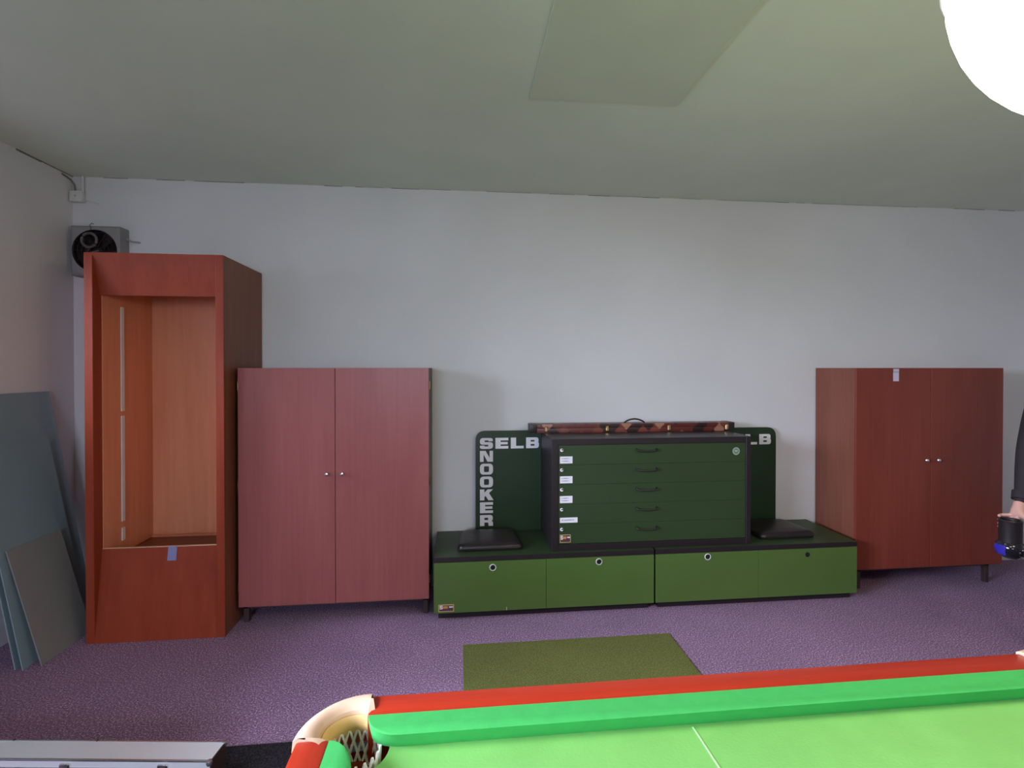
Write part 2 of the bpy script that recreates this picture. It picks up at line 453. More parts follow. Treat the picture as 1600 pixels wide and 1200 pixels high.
# corner pocket, built for the corner (-x, +y), others by rotation about z with mirrored plan
N = 20
def corner_cap():
    o = [(CP, 0)] + arcpts(CP, CP, CP, -PI / 2, -PI, N - 2) + [(0, CP)]
    # distances from the corner: x grows inward, y grows inward; hole arc on the outer side
    a0, a1 = math.radians(-52), math.radians(-218)
    i = [(CP, RW - .001)] + arcpts(HCn, HCn, HR, a0, a1, N - 2) + [(RW - .001, CP)]
    return o, i
def liner_bm(r, z0, z1, a0, a1):
    return lathe([(r + .002, z1), (r - .004, z1 + .004), (r - .010, (z0 + z1) / 2 + .004), (r - .010, (z0 + z1) / 2 - .004), (r - .004, z0), (r + .002, z0)], 20, a0=a0, a1=a1)
for sx, sy in ((-1, 1), (1, 1), (-1, -1), (1, -1)):
    f = lambda p: (sx * (hx - p[0]), sy * (hy - p[1]))
    o_, i_ = corner_cap()
    cap = obj('pocket_cap', strip_cap([f(p) for p in o_], [f(p) for p in i_]), 'cap', table, True)
    c = f((HCn, HCn)); ang = math.atan2(sy, sx)
    obj('pocket_liner', liner_bm(HR + .001, TZ - .050, TZ - .014, ang - 1.25, ang + 1.25), 'liner', cap, True, (c[0], c[1], 0))
    obj('pocket_net', net_bm(HR - .006, .036, TZ - .036, TZ - .23), 'net', cap, True, (c[0], c[1], 0))
for sy in (1, -1):
    n = 16; r = .056; cy = .050
    outer = [(-MPH, 0)] + [(-MPH + 2 * MPH * k / n, -.012 * math.sin(PI * k / n)) for k in range(1, n)] + [(MPH, 0)]
    inner = [(-MPH, RW)] + [(r * math.cos(PI + PI * k / (n - 2) * 1.0), cy + r * .72 * math.sin(PI + PI * k / (n - 2))) for k in range(n - 1)] + [(MPH, RW)]
    f = lambda p: (p[0], sy * (hy - p[1]))
    cap = obj('pocket_cap', strip_cap([f(p) for p in outer], [f(p) for p in inner]), 'cap', table, True)
    obj('pocket_liner', liner_bm(.056, TZ - .05, TZ - .014, sy * PI / 2 - 1.2, sy * PI / 2 + 1.2), 'liner', cap, True, (0, sy * (hy - .056), 0))
    obj('pocket_net', net_bm(.05, .034, TZ - .046, TZ - .24), 'net', cap, True, (0, sy * (hy - .056), 0))

# ------------------------------------------------------------------ mats on the floor
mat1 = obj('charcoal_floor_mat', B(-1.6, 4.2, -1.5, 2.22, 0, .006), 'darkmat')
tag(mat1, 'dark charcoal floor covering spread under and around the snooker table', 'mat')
gm = obj('green_floor_mat', B(.018, 1.250, 2.26, 2.898, 0, .007, .002), 'greenmat')
tag(gm, 'thin rectangular olive green felt mat on the grey carpet', 'mat')

# ------------------------------------------------------------------ tall display cabinet
CX0, CX1, CV, CH = -2.152, -1.388, 3.14, 2.268
cw = CX1 - CX0; cd = V1 - .01 - CV; st = .046
cab = thing('display_cabinet', 'tall orange-brown display cabinet with open front and sloping fascia', 'cabinet', (CX0, CV, 0))
obj('side_panel', B(0, st, 0, cd, 0, CH, .002), 'cab', cab)
obj('side_panel', B(cw - st, cw, 0, cd, 0, CH, .002), ['cab', 'cabside'], cab)
o = cab.children[-1]
for p in o.data.polygons:
    if p.normal.x > .9: p.material_index = 1
obj('back_panel', B(st, cw - st, cd - .02, cd, 0, CH - .023), 'cabin', cab)
obj('top_panel', B(st, cw - st, .0185, cd, CH - .022, CH), 'cab', cab)
obj('inner_lining', B(st, st + .004, .075, cd - .02, .44, CH - .03), 'cabin', cab)
obj('inner_lining', B(cw - st - .004, cw - st, .075, cd - .02, .44, CH - .03), 'cabin', cab)
YZ = Matrix(((0, 0, 1, 0), (1, 0, 0, 0), (0, 1, 0, 0), (0, 0, 0, 1)))      # drawing (y,z) extruded along x
obj('fascia', prism([(.0, CH), (.018, CH), (.084, 2.03), (.064, 2.03)], st, cw - st, m=YZ), 'cab', cab)
lp = obj('lower_front_panel', prism([(.0, .0), (.02, .0), (.088, .527), (.068, .527)], st, cw - st, m=YZ), 'cab', cab)
obj('board_edge', prism([(.068, .527), (.088, .527), (.088, .5285), (.068, .5285)], st, cw - st, m=YZ), 'raw', lp)
obj('tape_strip', prism([(.052, .450), (.053, .4497), (.0675, .5297), (.0670, .53)], .415, .465, m=YZ), 'tape', lp)
obj('bottom_shelf', B(st, cw - st, .07, cd - .02, .415, .437), 'cabside', cab)
obj('ledge_strip', B(st, cw - st, cd - .035, cd - .02, .437, .452), 'cabin', cab)
for z0, z1 in ((.52, .60), (.64, 1.30), (1.33, 1.98)):
    obj('shelf_rail', B(st + .004, st + .009, .235, .262, z0, z1), 'chromeless' if 0 else 'wplastic', cab)

# ------------------------------------------------------------------ brown wardrobes
def wardrobe(u0, wd, v0, dp, zb, label, wood_f, wood_s, legin, hinges):
    o = thing('wardrobe', label, 'wardrobe', (u0, v0, 0), group='low two-door wardrobes')
    H = 1.6
    obj('body', B(.003, wd - .003, .022, dp, zb, H, .002), wood_s, o)
    for k, (a, b) in enumerate(((0, wd / 2 - .0015), (wd / 2 + .0015, wd))):
        d = obj('door', B(a, b, 0, .019, zb - .012, H, .0015), wood_f, o)
        kx = wd / 2 - .048 if k == 0 else wd / 2 + .045
        obj('knob', lathe([(0, .0), (.006, 0), (.006, .012), (.011, .016), (.013, .022), (.009, .028), (0, .030)], 14, (kx, 0, .935), 'y'), 'chrome', d, True)
        if hinges:
            for z in (1.49, .87, .24):
                hx_ = a - .004 if k == 0 else b + .004
                obj('hinge', lathe([(0, -.025), (.004, -.025), (.004, .025), (0, .025)], 8, (hx_, .012, z)), 'brass', d, True)
    bm = B(legin, wd - legin, .05, .08, zb - .04, zb); B(legin, wd - legin, dp - .05, dp - .02, zb - .04, zb, bm=bm)
    B(legin, legin + .03, .05, dp - .02, zb - .04, zb, bm=bm); B(wd - legin - .03, wd - legin, .05, dp - .02, zb - .04, zb, bm=bm)
    obj('base_frame', bm, 'darkbase', o)
    for lx in (legin, wd - legin - .032):
        for ly in (.05, dp - .052): obj('leg', B(lx, lx + .032, ly, ly + .032, 0, zb - .04, .002), 'darkbase', o)
    return o
wardrobe(-1.362, 1.166, 3.262, .45, .128, 'brown veneer two-door wardrobe beside the tall display cabinet', 'ward', 'darkbase', .01, True)
w2 = wardrobe(2.809, 1.172, 3.305, .415, .168, 'red-brown two-door wardrobe with tape at its top, past the green bench', 'wardr', 'wardside', .05, False)
d0 = [c for c in w2.children if c.name.startswith('door')][0]
obj('tape_piece', B(.285, .330, -.0008, 0, 1.505, 1.570), 'wtape', d0)
obj('tape_piece', B(.287, .331, -.0008, 0, 1.573, 1.594), 'wtape', d0)

# ------------------------------------------------------------------ green storage benches
BV = 3.20; BD = V1 - .008 - BV
def grommet(parent, x, z, ring):
    g = obj('finger_hole', lathe([(0, .001), (.0165, .001), (.0165, -.002)], 20, (x, 0, z), 'y'), 'hole', parent, True)
    if ring:
        obj('ring', lathe([(.0165, 0), (.0165, .003), (.0205, .004), (.0225, .001), (.0225, 0)], 24, (x, 0, z), 'y'), 'wplastic', g, True)
def bench(u0, wd, label, cols, holes):
    o = thing('storage_bench', label, 'bench', (u0, BV, 0), group='green storage benches')
    obj('carcass', B(0, wd, .019, BD, .045, .368), 'black', o)
    obj('plinth', prism([(.028, .035), (wd - .028, .035), (wd - .028, BD), (.028, BD)], 0, .045), 'black', o)
    tp = obj('top', B(0, wd, 0, BD, .3685, .400, .001), ['black', 'greend'], o)
    for p in tp.data.polygons:
        if p.normal.z > .9: p.material_index = 1
    for k in (0, 1):
        a = .001 + k * wd / 2; b = wd / 2 * (k + 1) - .001
        d = obj('door', B(a, b, 0, .018, .046, .366, .001), cols, o)
        grommet(d, holes[k][0], holes[k][1], holes[k][2])
    return o
b1 = bench(-.164, 1.443, 'green storage bench with an emblem sticker, beside the brown wardrobe', 'greenp', [(.375, .326, 1), (1.07, .335, 1)])
b2 = bench(1.290, 1.443, 'green storage bench without sticker, beside the red-brown wardrobe', 'greenp', [(.36, .338, 1), (1.075, .325, 0)])
d1 = [c for c in b1.children if c.name.startswith('door')][0]
obj('chip_mark', B(.462, .465, -.0006, 0, .048, .068), 'paper', d1)

# letters
def rr(x0, y0, x1, y1, r): return roundpoly([(x0, y0, r), (x1, y0, r), (x1, y1, r), (x0, y1, r)])
LET = {
 'E': [[(0, 0), (100, 0), (100, 20), (40, 20), (40, 32), (95, 32), (95, 50), (40, 50), (40, 62), (100, 62), (100, 82), (0, 82)]],
 'L': [[(0, 0), (100, 0), (100, 19), (41, 19), (41, 82), (0, 82)]],
 'N': [[(0, 0), (28, 0), (28, 56), (58, 0), (100, 0), (100, 82), (74, 82), (74, 28), (44, 82), (0, 82)]],
 'K': [[(0, 0), (34, 0), (34, 24), (43, 34), (64, 0), (104, 0), (69, 54), (100, 82), (58, 82), (34, 57), (34, 82), (0, 82)]],
 'O': [rr(0, 0, 100, 82, 30), rr(31, 19, 69, 63, 9)[::-1]],
 'B': [roundpoly([(0, 0), (100, 0, 22), (100, 43, 12), (90, 44, 3), (97, 46, 8), (97, 82, 22), (0, 82)]), rr(35, 18, 66, 32, 5)[::-1], rr(35, 50, 66, 63, 5)[::-1]],
 'R': [roundpoly([(0, 0), (34, 0), (34, 26), (62, 26, 6), (66, 12, 6), (66, 0), (100, 0), (100, 30, 10), (88, 36, 4), (98, 44, 8), (98, 82, 24), (0, 82)]), rr(34, 44, 63, 62, 6)[::-1]],
 'S': [roundpoly([(0, 0, 26), (100, 0, 26), (100, 50, 22), (36, 51, 4), (36, 64, 4), (65, 64, 4), (65, 57), (98, 57), (98, 82, 26), (0, 82, 26), (0, 32, 22), (64, 31, 4), (64, 18, 4), (36, 18, 4), (36, 25), (0, 25)])],
}
def letter(ch, parent, x, y, z, wdt, hgt, depth=.0012, mat='white', name='letter'):
    """lower left corner at (x, z), on the plane y, facing -y"""
    m = Matrix.Translation((x, y - depth / 2, z)) @ FRONT @ Matrix.Diagonal((wdt / 100, hgt / 82, 1, 1))
    return filled(name, LET[ch], depth, mat, parent, m)
# emblem sticker (dark, gold edge, S in white)
def emblem(parent, x, z, wdt, hgt, y=0.0):
    e = obj('emblem_sticker', B(x, x + wdt, y - .0006, y, z, z + hgt), 'gold', parent)
    t_ = .05 * wdt
    obj('print_field', B(x + t_, x + wdt - t_, y - .0010, y - .0006, z + t_, z + hgt - t_), 'plum', e)
    letter('S', e, x + .08 * wdt, y - .0010, z + .38 * hgt, .20 * wdt, .50 * hgt, .0003, 'white', 'print_letter')
    obj('print_mark', B(x + .30 * wdt, x + .60 * wdt, y - .0013, y - .0010, z + .45 * hgt, z + .78 * hgt), 'orangep', e)
    obj('print_mark', B(x + .68 * wdt, x + .94 * wdt, y - .0013, y - .0010, z + .55 * hgt, z + .74 * hgt), 'white', e)
emblem(d1, .030, .056, .098, .046)

# ------------------------------------------------------------------ sign boards
def sign(u0, label):
    wdt, hgt, y0 = .512, .738, 3.690
    o = thing('sign_board', label, 'sign', (u0, y0, .400), group='club sign boards')
    pl = roundpoly([(0, 0), (wdt, 0), (wdt, hgt, .075), (0, hgt, .075)], 8)
    obj('board', prism(pl, -.018, 0, m=FRONT), 'signg', o)
    lw, lh = .096, .080; x0 = .032; zt = hgt - .052 - lh
    for i, ch in enumerate('SELB'): letter(ch, o, x0 + i * .1138, 0, zt, lw, lh)
    for i, ch in enumerate('NOOKER'): letter(ch, o, x0, 0, zt - (i + 1) * .0945, lw, lh)
    return o
sign(.1165, 'dark green sign reading SELB SNOOKER, fully lettered, beside the drawer chest')
sign(2.458 - .512, 'dark green sign largely hidden behind the drawer chest, its last letters showing')

# ------------------------------------------------------------------ chest of drawers
ch = thing('drawer_chest', 'wide black chest with five shallow green drawers standing on the benches', 'chest', (.600, 3.235, .400))
cw_, chh, cdp, ft = 1.375, .734, .445, .042
obj('side_panel', B(0, ft, 0, cdp, 0, chh, .002), 'black', ch)
obj('side_panel', B(cw_ - ft + .008, cw_, 0, cdp, 0, chh, .002), 'black', ch)
obj('top_panel', B(ft, cw_ - ft + .008, 0, cdp, chh - .040, chh, .002), 'black', ch)
obj('bottom_panel', B(ft, cw_ - ft + .008, 0, cdp, 0, .042, .002), 'black', ch)
obj('back_panel', B(ft, cw_ - ft + .008, cdp - .01, cdp, .042, chh - .04), 'black', ch)
dx0, dx1 = ft + .002, cw_ - ft + .006
dh = (chh - .082 - .002) / 5
for i in range(5):
    z1 = chh - .041 - i * dh; z0 = z1 - dh + .0008
    d = obj('drawer', B(dx0, dx1, .006, .40, z0, z1, .0008), 'greend', ch)
    zc = z1 - .040
    hxx = dx0 + .595
    pts = [(hxx - .070, .008, zc + .008), (hxx - .068, -.012, zc + .006)] + [(hxx - .062 + .124 * k / 8, -.018, zc - .004 * math.sin(PI * k / 8)) for k in range(9)] + [(hxx + .068, -.012, zc + .006), (hxx + .070, .008, zc + .008)]
    obj('handle', tube(pts, .0055, 8), 'black', d, True)
    lk = obj('lock', lathe([(0, -.001), (.011, -.001), (.011, .006), (.007, .010), (0, .010)], 14, (dx0 + .022, .006, z1 - .032), 'y'), 'paper', d, True)
    obj('latch', B(dx0 + .016, dx0 + .036, -.006, -.003, z1 - .032, z1 - .024, .001), 'chrome', lk)
    if i < 4:
        lw_, lh_ = (.084, .046) if i < 3 else (.118, .034)
        p = obj('paper_label', B(dx0 + .010, dx0 + .010 + lw_, .0050, .0060, z0 + .010, z0 + .010 + lh_), 'paper', d)
        for q in range(2 if i < 3 else 1):
            zz = z0 + .010 + lh_ * (.62 - .36 * q if i < 3 else .42)
            xx = dx0 + .022
            for wl in ((.006, .030, .004) if i != 3 else (.012, .052, .01)):
                obj('print_line', B(xx, xx + wl, .0046, .0050, zz, zz + .007), 'ink', p); xx += wl + .004
    else:
        emblem(d, dx0 + .010, z0 + .010, .072, .052, .006)
    if i == 0:
        s = obj('round_sticker', lathe([(0, .0008), (.027, .0008), (.027, 0)], 28, (dx1 - .068, .006, z1 - .058), 'y'), 'disc', d)
        obj('sticker_ring', lathe([(.019, .0009), (.019, .0014), (.025, .0014), (.025, .0009)], 28, (dx1 - .068, .006, z1 - .058), 'y'), 'discl', s)
        obj('sticker_mark', B(dx1 - .080, dx1 - .058, .0046, .0052, z1 - .062, z1 - .050), 'discl', s)

# ------------------------------------------------------------------ patchwork cue case on the chest
cc = thing('patchwork_cue_case', 'long dark cue case with red diamond pattern and brass latches on the chest', 'cue case', (.500, 3.550, 1.134))
m, nt, b = nodes('patchwork_leather'); setp(b, Roughness=.4)
mp = texco(nt, (1, 1, 1)); mp.inputs['Rotation'].default_value = (0, PI / 4, 0)
ck = nt.nodes.new('ShaderNodeTexVoronoi'); ck.inputs['Scale'].default_value = 17; ck.inputs['Randomness'].default_value = .25; ck.distance = 'CHEBYCHEV'
nt.links.new(mp.outputs[0], ck.inputs['Vector'])
sep = nt.nodes.new('ShaderNodeSeparateColor'); nt.links.new(ck.outputs['Color'], sep.inputs[0])
r = ramp(nt, sep.outputs[0], [(.0, (.022, .006, .006)), (.30, (.10, .016, .013)), (.62, (.16, .035, .022)), (.84, (.34, .15, .09))]); r.color_ramp.interpolation = 'CONSTANT'
nt.links.new(r.outputs[0], b.inputs['Base Color']); M['patch'] = m
Lc = 1.535
obj('lower_shell', B(0, Lc, 0, .105, 0, .0325, .002, seg=2), 'patch', cc, True)
obj('lid', B(0, Lc, 0, .105, .033, .062, .002, seg=2), 'patch', cc, True)
for x in (0, Lc - .05): obj('end_binding', B(x - .002, x + .052, -.002, .107, 0, .0635, .006, seg=2), 'leather', cc, True)
for x in (.115, .565, 1.03, 1.475):
    l = obj('latch', B(x - .011, x + .011, -.008, .0, .010, .046, .003), 'brass', cc)
    obj('latch_loop', tube([(x - .008, -.008, .034), (x - .006, -.012, .048), (x + .006, -.012, .048), (x + .008, -.008, .034)], .002, 6), 'brass', l, True)
obj('handle', tube([(.70 + .17 * k / 10, .05, .052 + .038 * math.sin(PI * k / 10) ** .6) for k in range(11)], .006, 8), 'leather', cc, True)

# ------------------------------------------------------------------ seat pads
def pad(loc, wx, wy, label, rz):
    o = thing('seat_pad', label, 'cushion', loc, rz, 'black seat pads on the benches')
    t = bmesh.new(); prof = [(.0, .94, .0), (.004, .985, 0), (.016, 1.0, 0), (.028, .985, 0), (.040, .93, 0), (.046, .80, 0), (.050, .5, 0)]
    rings = []
    base = roundpoly([(-wx / 2 * .88, wy / 2, .06), (-wx / 2, -wy / 2, .05), (wx / 2, -wy / 2, .05), (wx / 2 * .88, wy / 2, .06)], 7)
    for z, s, _ in prof: rings.append([t.verts.new((x * s, y * s, z)) for x, y in base])
    n = len(base)
    for a, c in zip(rings, rings[1:]):
        for i in range(n): t.faces.new((a[i], a[(i + 1) % n], c[(i + 1) % n], c[i]))
    t.faces.new(rings[0][::-1]); t.faces.new(rings[-1])
    obj('cover', t, 'leather', o, True)
    seam = [(x * 1.002, y * 1.002, .017) for x, y in base]
    obj('piping', tube(seam, .003, 6, closed=True), 'leather', o, True)
    return o
pad((.205, 3.455, .4005), .44, .34, 'black leather seat pad before the sign reading SELB SNOOKER', 0)
pad((2.30, 3.47, .4005), .42, .34, 'black leather seat pad on the bench end near the red-brown wardrobe', 0)

# ------------------------------------------------------------------ aluminium cue case on the floor
ac = thing('aluminium_case', 'long flat silver aluminium cue case lying on the carpet', 'cue case', (-.943, 2.131, 0), math.radians(-6.6))
AL, AW, AH = 1.30, .100, .09
obj('lower_shell', B(-AL, 0, -AW, 0, .002, .055, .002), 'alu', ac)
ld = obj('lid', B(-AL, 0, -AW, 0, .057, AH, .002), 'alu', ac)
for y0, y1 in ((-AW - .002, -AW + .005), (-.005, .002)):
    obj('edge_profile', B(-AL, 0, y0, y1, AH - .006, AH + .0012, .001), 'aluedge', ld)
    obj('edge_profile', B(-AL, 0, y0, y1, .050, .060, .001), 'aluedge', ac)
for x in (-.0, -AL):
    obj('end_cap', B(x - .004, x + .004, -AW, 0, .003, AH - .001, .001), 'darkbase' if x == 0 else 'aluedge', ac)
for x in (0, -AL):
    for y in (0, -AW): obj('corner_piece', lathe([(0, -.012), (.009, -.010), (.012, 0), (.009, .008), (0, .010)], 12, (x * .995 - .003, y, AH - .006)), 'aluedge', ac, True)
for x in (-.18, -.56, -.94):
    l = obj('latch', B(x - .02, x + .02, -AW - .010, -AW, .035, .078, .002), 'chrome', ac)
    obj('latch_tongue', B(x - .010, x + .010, -AW - .014, -AW - .010, .045, .082, .002), 'aluedge', l)
for x in (-.52, -.86):
    obj('hinge', B(x - .002, x + .002, -.006, .003, .06, AH + .004), 'darkbase', ac)
obj('handle', tube([(-.78, -AW - .002, .04), (-.77, -AW - .03, .04), (-.67, -AW - .03, .04), (-.66, -AW - .002, .04)], .006, 8), 'black', ac, True)

# ------------------------------------------------------------------ glass sheets against the left wall
def sheet(name, label, ub, ut, va, vb, ln, mat, skew=0):
    """foot at u=ub on the floor, top leaning to ut; along v from va to vb; ln = sheet height along the slope"""
    th = .006; dz = math.sqrt(ln ** 2 - (ut - ub) ** 2)
    t = bmesh.new(); nv = Vector((dz, 0, -(ut - ub))).normalized() * th
    P = []
    for u, z, vv in ((ub, 0, 0), (ut, dz, 0)):
        for v in (va, vb): P.append(Vector((u - ub + skew * (v - va), v - va, z)))
    P.append(None); P = P[:4]
    lo = [t.verts.new(p) for p in (P[0], P[1], P[3], P[2])]; hi = [t.verts.new(p + nv) for p in (P[0], P[1], P[3], P[2])]
    t.faces.new(lo); t.faces.new(hi[::-1])
    for i in range(4): t.faces.new((lo[i], lo[(i + 1) % 4], hi[(i + 1) % 4], hi[i]))
    mz = min(v.co.z for v in t.verts); bmesh.ops.translate(t, vec=(0, 0, -mz + .0005), verts=t.verts)
    o = obj(name, t, mat); o.location = (ub, va, 0)
    return tag(o, label, 'glass sheet', 'glass sheets by the wall')
sheet('glass_sheet', 'tallest bluish glass sheet leaning directly on the white wall', -2.345, -2.612, 2.91, 3.50, 1.475, 'sheet')
sheet('glass_sheet', 'middle glass sheet leaning between the tallest and the shortest sheet', -2.300, -2.525, 2.90, 3.38, 1.18, 'sheet')
sheet('glass_sheet', 'shortest dusty glass sheet leaning in front of the taller sheets', -2.235, -2.405, 2.935, 3.30, .645, 'sheet2')

# ------------------------------------------------------------------ exhaust fan on the back wall
FX0, FX1, FZ0, FZ1 = -2.566, -2.264, 2.215, 2.548
fan = thing('wall_fan', 'square grey exhaust fan with dark round grille high on the wall', 'fan', ((FX0 + FX1) / 2, V1, FZ0))
fw, fh, fd = FX1 - FX0, FZ1 - FZ0, .105
cz = fh / 2; R = .140
bm = bmesh.new(); n = 48
def sqpt(a, hw, hh):
    c, s = math.cos(a), math.sin(a); k = min(hw / max(abs(c), 1e-6), hh / max(abs(s), 1e-6)); return c * k, s * k
AN = sorted([2 * PI * i / n for i in range(n)] + [math.atan2(y, x) % (2 * PI) for x in (fw / 2, -fw / 2) for y in (fh / 2, -fh / 2)])
rows = []
for kind, y in (('s', 0), ('s', -fd + .012), ('s2', -fd), ('c', -fd), ('c', -fd + .06)):
    row = []
    for a in AN:
        if kind == 's': x, z = sqpt(a, fw / 2, fh / 2)
        elif kind == 's2': x, z = sqpt(a, fw / 2 - .012, fh / 2 - .012)
        else: x, z = R * math.cos(a), R * math.sin(a)
        row.append(bm.verts.new((x, y, cz + z)))
    rows.append(row)
for a, c in zip(rows, rows[1:]):
    for i in range(len(AN)): bm.faces.new((a[i], a[(i + 1) % len(AN)], c[(i + 1) % len(AN)], c[i]))
bm.faces.new(rows[-1])
hs = obj('housing', bm, ['fanbox', 'fandark'], fan)
for p in hs.data.polygons:
    c = p.center
    if math.hypot(c.x, c.z - cz) < R + .0005 and c.y > -fd + .001: p.material_index = 1
for k in range(5):
    a = 2 * PI * k / 5 + .5; t = bmesh.new(); q = []
    for r_, wd_ in ((.03, .25), (.08, .38), (.128, .36)):
        q.append([t.verts.new((r_ * math.cos(a + s * wd_), -fd + .045 + s * .012, cz + r_ * math.sin(a + s * wd_))) for s in (-1, 0, 1)])
    for A_, B_ in zip(q, q[1:]):
        for i in range(2): t.faces.new((A_[i], A_[i + 1], B_[i + 1], B_[i]))
    bmesh.ops.solidify(t, geom=t.faces[:], thickness=.002)
    obj('blade', t, 'fandark', fan, True)
obj('hub', lathe([(0, 0), (.032, 0), (.032, .02), (.02, .028), (0, .03)], 20, (0, -fd + .05, cz), 'y'), 'fandark', fan, True)
gr = bmesh.new()
for rr_ in (.032, .058, .084, .110, .136):
    tube([(rr_ * math.cos(2 * PI * k / 32), -fd + .004, cz + rr_ * math.sin(2 * PI * k / 32)) for k in range(32)], .0013, 5, gr, True)
for k in range(12):
    a = 2 * PI * k / 12; tube([(.03 * math.cos(a), -fd + .004, cz + .03 * math.sin(a)), (.138 * math.cos(a), -fd + .004, cz + .138 * math.sin(a))], .0013, 5, gr)
obj('grille', gr, 'fandark', fan, True)
mr = obj('motor_ring', tube([(-.03 + .046 * math.cos(2 * PI * k / 28), -fd - .004, cz + .068 + .046 * math.sin(2 * PI * k / 28)) for k in range(28)], .009, 8, closed=True), 'fanmid', fan, True)
obj('ring_bracket', tube([(-.03, -fd - .002, cz + .022), (-.045, -fd - .002, cz - .02), (.03, -fd - .002, cz + .0)], .006, 6), 'fanmid', mr, True)
obj('pull_hook', tube([(-.02, -fd - .003, fh - .03), (-.022, -fd - .010, fh), (-.01, -fd - .012, fh + .012), (0, -fd - .006, fh + .008)], .003, 6), 'fanmid', fan, True)
obj('cable_stub', tube([(fw / 2, -.03, cz + .10), (fw / 2 + .03, -.02, cz + .085), (fw / 2 + .075, -.006, cz + .082)], .006, 8), 'grey', fan, True)

# junction box in the corner
jbx = thing('junction_box', 'small white cable junction box high in the wall corner', 'junction box', (-2.575, V1, 2.725))
obj('box', B(-.038, .038, -.045, 0, 0, .072, .006, seg=2), 'wplastic', jbx, True)
obj('cover_screw', lathe([(0, 0), (.006, 0), (.006, .002), (0, .003)], 10, (0, -.045, .036), 'y'), 'grey', jbx)
obj('conduit', tube([(.028, -.015, .07), (.028, -.015, .178)], .008, 8), 'wplastic', jbx, True)
obj('cable', tube([(-.02, -.015, .07), (-.022, -.02, .12), (-.038, -.03, .15), (-.040, -.10, .162)], .005, 6), 'stain', jbx, True)
obj('cable', tube([(.038, -.012, .02), (.07, -.010, .015), (.12, -.006, .0)], .005, 6), 'wplastic', jbx, True)

# ------------------------------------------------------------------ pendant lamps over the table
LAMPS = [(1.107, .667, 'opal bowl pendant lamp over the table half nearer the display cabinet'), (2.30, .667, 'opal bowl pendant lamp over the table half away from the display cabinet')]
def lamp(u, v, label):
    o = thing('pendant_lamp', label, 'lamp', (u, v, 2.0), group='pendant lamps over the snooker table')
    r, d = .280, .300
    obj('shade', lathe([(r * math.cos(k * PI / 24), .3 - d * math.sin(k * PI / 24)) for k in range(0, 12)] + [(0, .3 - d)], 56), 'opal', o, True)
    obj('cap', lathe([(.283, .296), (.286, .300), (.284, .308), (.272, .325), (.20, .370), (.08, .405), (.035, .42), (.03, .46), (0, .46)], 56), 'wplastic', o, True)
    obj('cord', tube([(0, 0, .45), (0, 0, HC - 2.0 - .03)], .005, 8), 'wplastic', o, True)
    obj('canopy', lathe([(0, -.035), (.02, -.035), (.05, -.012), (.055, 0), (0, 0)], 24, (0, 0, HC - 2.0)), 'wplastic', o, True)
for l in LAMPS: lamp(*l)

# ------------------------------------------------------------------ person at the right
per = thing('person', 'person in dark jacket and trousers standing beside the red-brown wardrobe', 'person', (3.320, 2.44, 0))
me = bpy.data.meshes.new('body'); V = []; E = []; RAD = []
def jv(p, r, parent=None):
    V.append(p); RAD.append(r if isinstance(r, tuple) else (r, r))
    if parent is not None: E.append((parent, len(V) - 1))
    return len(V) - 1
pel = jv((0, 0, .95), (.155, .11)); bel = jv((0, 0, 1.08), (.145, .105), pel); che = jv((0, .005, 1.27), (.165, .115), bel)
ub_ = jv((0, .01, 1.40), (.13, .09), che); nk = jv((0, .005, 1.50), (.055, .055), ub_); jaw = jv((0, -.02, 1.575), (.062, .075), nk)
hd = jv((0, -.012, 1.655), (.076, .094), jaw); jv((0, .0, 1.725), (.055, .065), hd)
for s in (-1, 1):
    hip = jv((s * .095, 0, .86), (.085, .092), pel); kn = jv((s * .125, -.015, .50), .058, hip); cf = jv((s * .11, .01, .32), .054, kn)
    an = jv((s * .11, .02, .09), .038, cf); ft_ = jv((s * .115, -.06, .045), (.042, .04), an); jv((s * .125, -.17, .035), (.042, .03), ft_)
# right arm (image side) and left arm
sh = jv((-.150, .01, 1.40), .062, ub_); el = jv((-.200, .03, 1.14), .046, sh); fo = jv((-.252, -.005, 1.02), .044, el); wr = jv((-.318, -.04, .885), .030, fo)
HX = -.107
pa = jv((-.250 + HX, -.055, .835), (.020, .032), wr); pb = jv((-.256 + HX, -.070, .80), (.018, .032), pa)
for k, (z, ln) in enumerate(((.812, .9), (.792, 1.0), (.772, .96), (.754, .8))):
    f1 = jv((-.262 + HX, -.035, z), .0095, pb if k > 1 else pa); f2 = jv((-.290 + HX, -.026 + .006 * ln, z - .004), .009, f1); f3 = jv((-.308 + HX, -.022 + .006 * ln, z - .006), .0085, f2)
    jv((-.324 + HX - .004 * ln, -.026, z - .008), .0075, f3)
t1 = jv((-.266 + HX, -.112, .812), .011, pa); t2 = jv((-.290 + HX, -.150, .800), .010, t1); jv((-.322 + HX, -.156, .792), .008, t2)
sh = jv((.165, .01, 1.40), .066, ub_); el = jv((.225, .04, 1.13), .048, sh); wr2 = jv((.245, -.03, .88), .031, el); pa2 = jv((.247, -.045, .81), (.018, .036), wr2)
for k, dy in enumerate((-.03, -.01, .01, .03)):
    f1 = jv((.246, -.05 + dy, .755), .0095, pa2); f2 = jv((.240, -.058 + dy, .715), .009, f1); jv((.228, -.062 + dy, .685 + .006 * (k == 3)), .0075, f2)
t1 = jv((.238, -.088, .785), .011, pa2); jv((.228, -.105, .745), .009, t1)
me.from_pydata(V, E, []); body = bpy.data.objects.new('body', me); C.objects.link(body)
sk = body.modifiers.new('skin', 'SKIN')
for i, sv in enumerate(me.skin_vertices[0].data):
    sv.radius = RAD[i]; sv.use_root = (i == 0)
sub = body.modifiers.new('sub', 'SUBSURF'); sub.levels = 2; sub.render_levels = 2
dg = bpy.context.evaluated_depsgraph_get(); m2 = bpy.data.meshes.new_from_object(body.evaluated_get(dg))
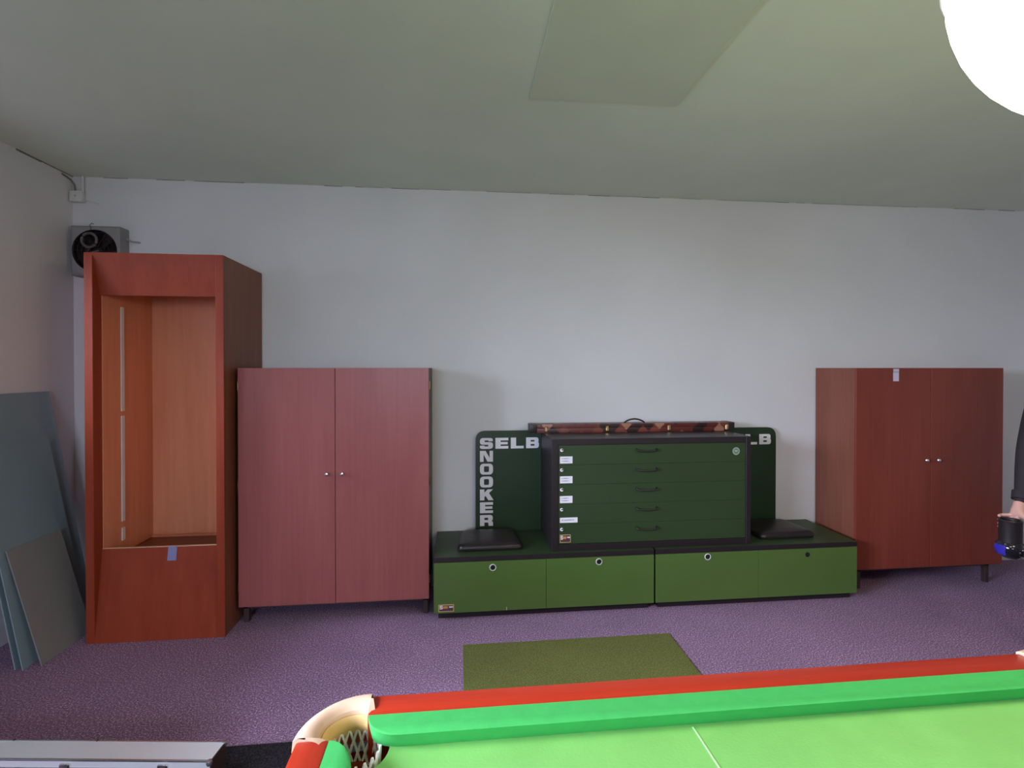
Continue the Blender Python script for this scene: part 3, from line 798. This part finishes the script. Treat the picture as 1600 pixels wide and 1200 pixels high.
body.modifiers.clear(); body.data = m2; m2.name = 'body'; bpy.data.meshes.remove(me); body.parent = per
m2.materials.clear()
for k in ('jacket', 'trousers', 'skin', 'shoe'): m2.materials.append(M[k])
for p in m2.polygons:
    c = p.center; p.use_smooth = True
    if c.z > 1.475 and abs(c.x) < .12: p.material_index = 2
    elif abs(c.x) > .20 and c.z < .885: p.material_index = 2
    elif c.z > .93: p.material_index = 0
    elif c.z < .10: p.material_index = 3
    elif abs(c.x) > .185 and c.z > .8: p.material_index = 0
    else: p.material_index = 1
obj('hair', lathe([(.086, -.02), (.092, .02), (.084, .055), (.055, .083), (0, .094)], 24, (0, .018, 1.672)), 'hair', per, True)
for s in (-1, 1):
    e = obj('eye', lathe([(0, -.010), (.008, -.006), (.0105, 0), (.008, .006), (0, .010)], 12, (s * .031, -.098, 1.648), 'y'), 'eyew', per, True)
    obj('iris', lathe([(0, .0105), (.0045, .0098), (.0045, .008)], 10, (s * .031, -.098, 1.648), 'y'), 'hair', e, True)
    obj('ear', lathe([(0, -.030), (.012, -.022), (.016, 0), (.014, .020), (0, .030)], 12, (s * .078, .0, 1.64)), 'skin', per, True)
obj('nose', tube([(0, -.103, 1.655), (0, -.116, 1.632), (0, -.124, 1.612), (0, -.104, 1.604)], [.006, .009, .013, .008], 8), 'skin', per, True)
obj('mouth', tube([(-.022, -.092, 1.578), (0, -.100, 1.576), (.022, -.092, 1.578)], [.003, .006, .003], 8), 'lip', per, True)
obj('cuff', tube([(-.296, -.027, .928), (-.315, -.037, .890)], [.042, .040], 16), 'jacket', per, True)
# thing held
hb = thing('handheld_container', 'black cylinder with glossy studded base and blue patch held in a hand', 'container', (2.880, 2.352, .600))
obj('sleeve', lathe([(0, .085), (.047, .085), (.047, .19), (.049, .20), (.046, .205), (.041, .203), (.040, .12), (0, .12)], 28), 'leather', hb, True)
bs = obj('base', lathe([(0, 0), (.03, .004), (.052, .022), (.062, .050), (.058, .076), (.047, .088), (0, .088)], 28), 'blackg', hb, True)
obj('blue_patch', lathe([(.055, .022), (.0640, .042), (.0635, .058), (.0605, .074)], 8, a0=PI * .80, a1=PI * 1.13), 'blueg', bs, True)
for a, z in ((3.5, .080), (4.45, .048), (4.9, .075), (5.25, .055), (5.3, .03), (4.7, .020), (4.75, .060), (5.6, .076)):
    rr_ = .060 if .03 < z < .07 else .054
    t = bmesh.new(); bmesh.ops.create_icosphere(t, subdivisions=1, radius=.006)
    obj('stud', t, 'chrome', bs, True, (rr_ * math.cos(a), rr_ * math.sin(a), z))
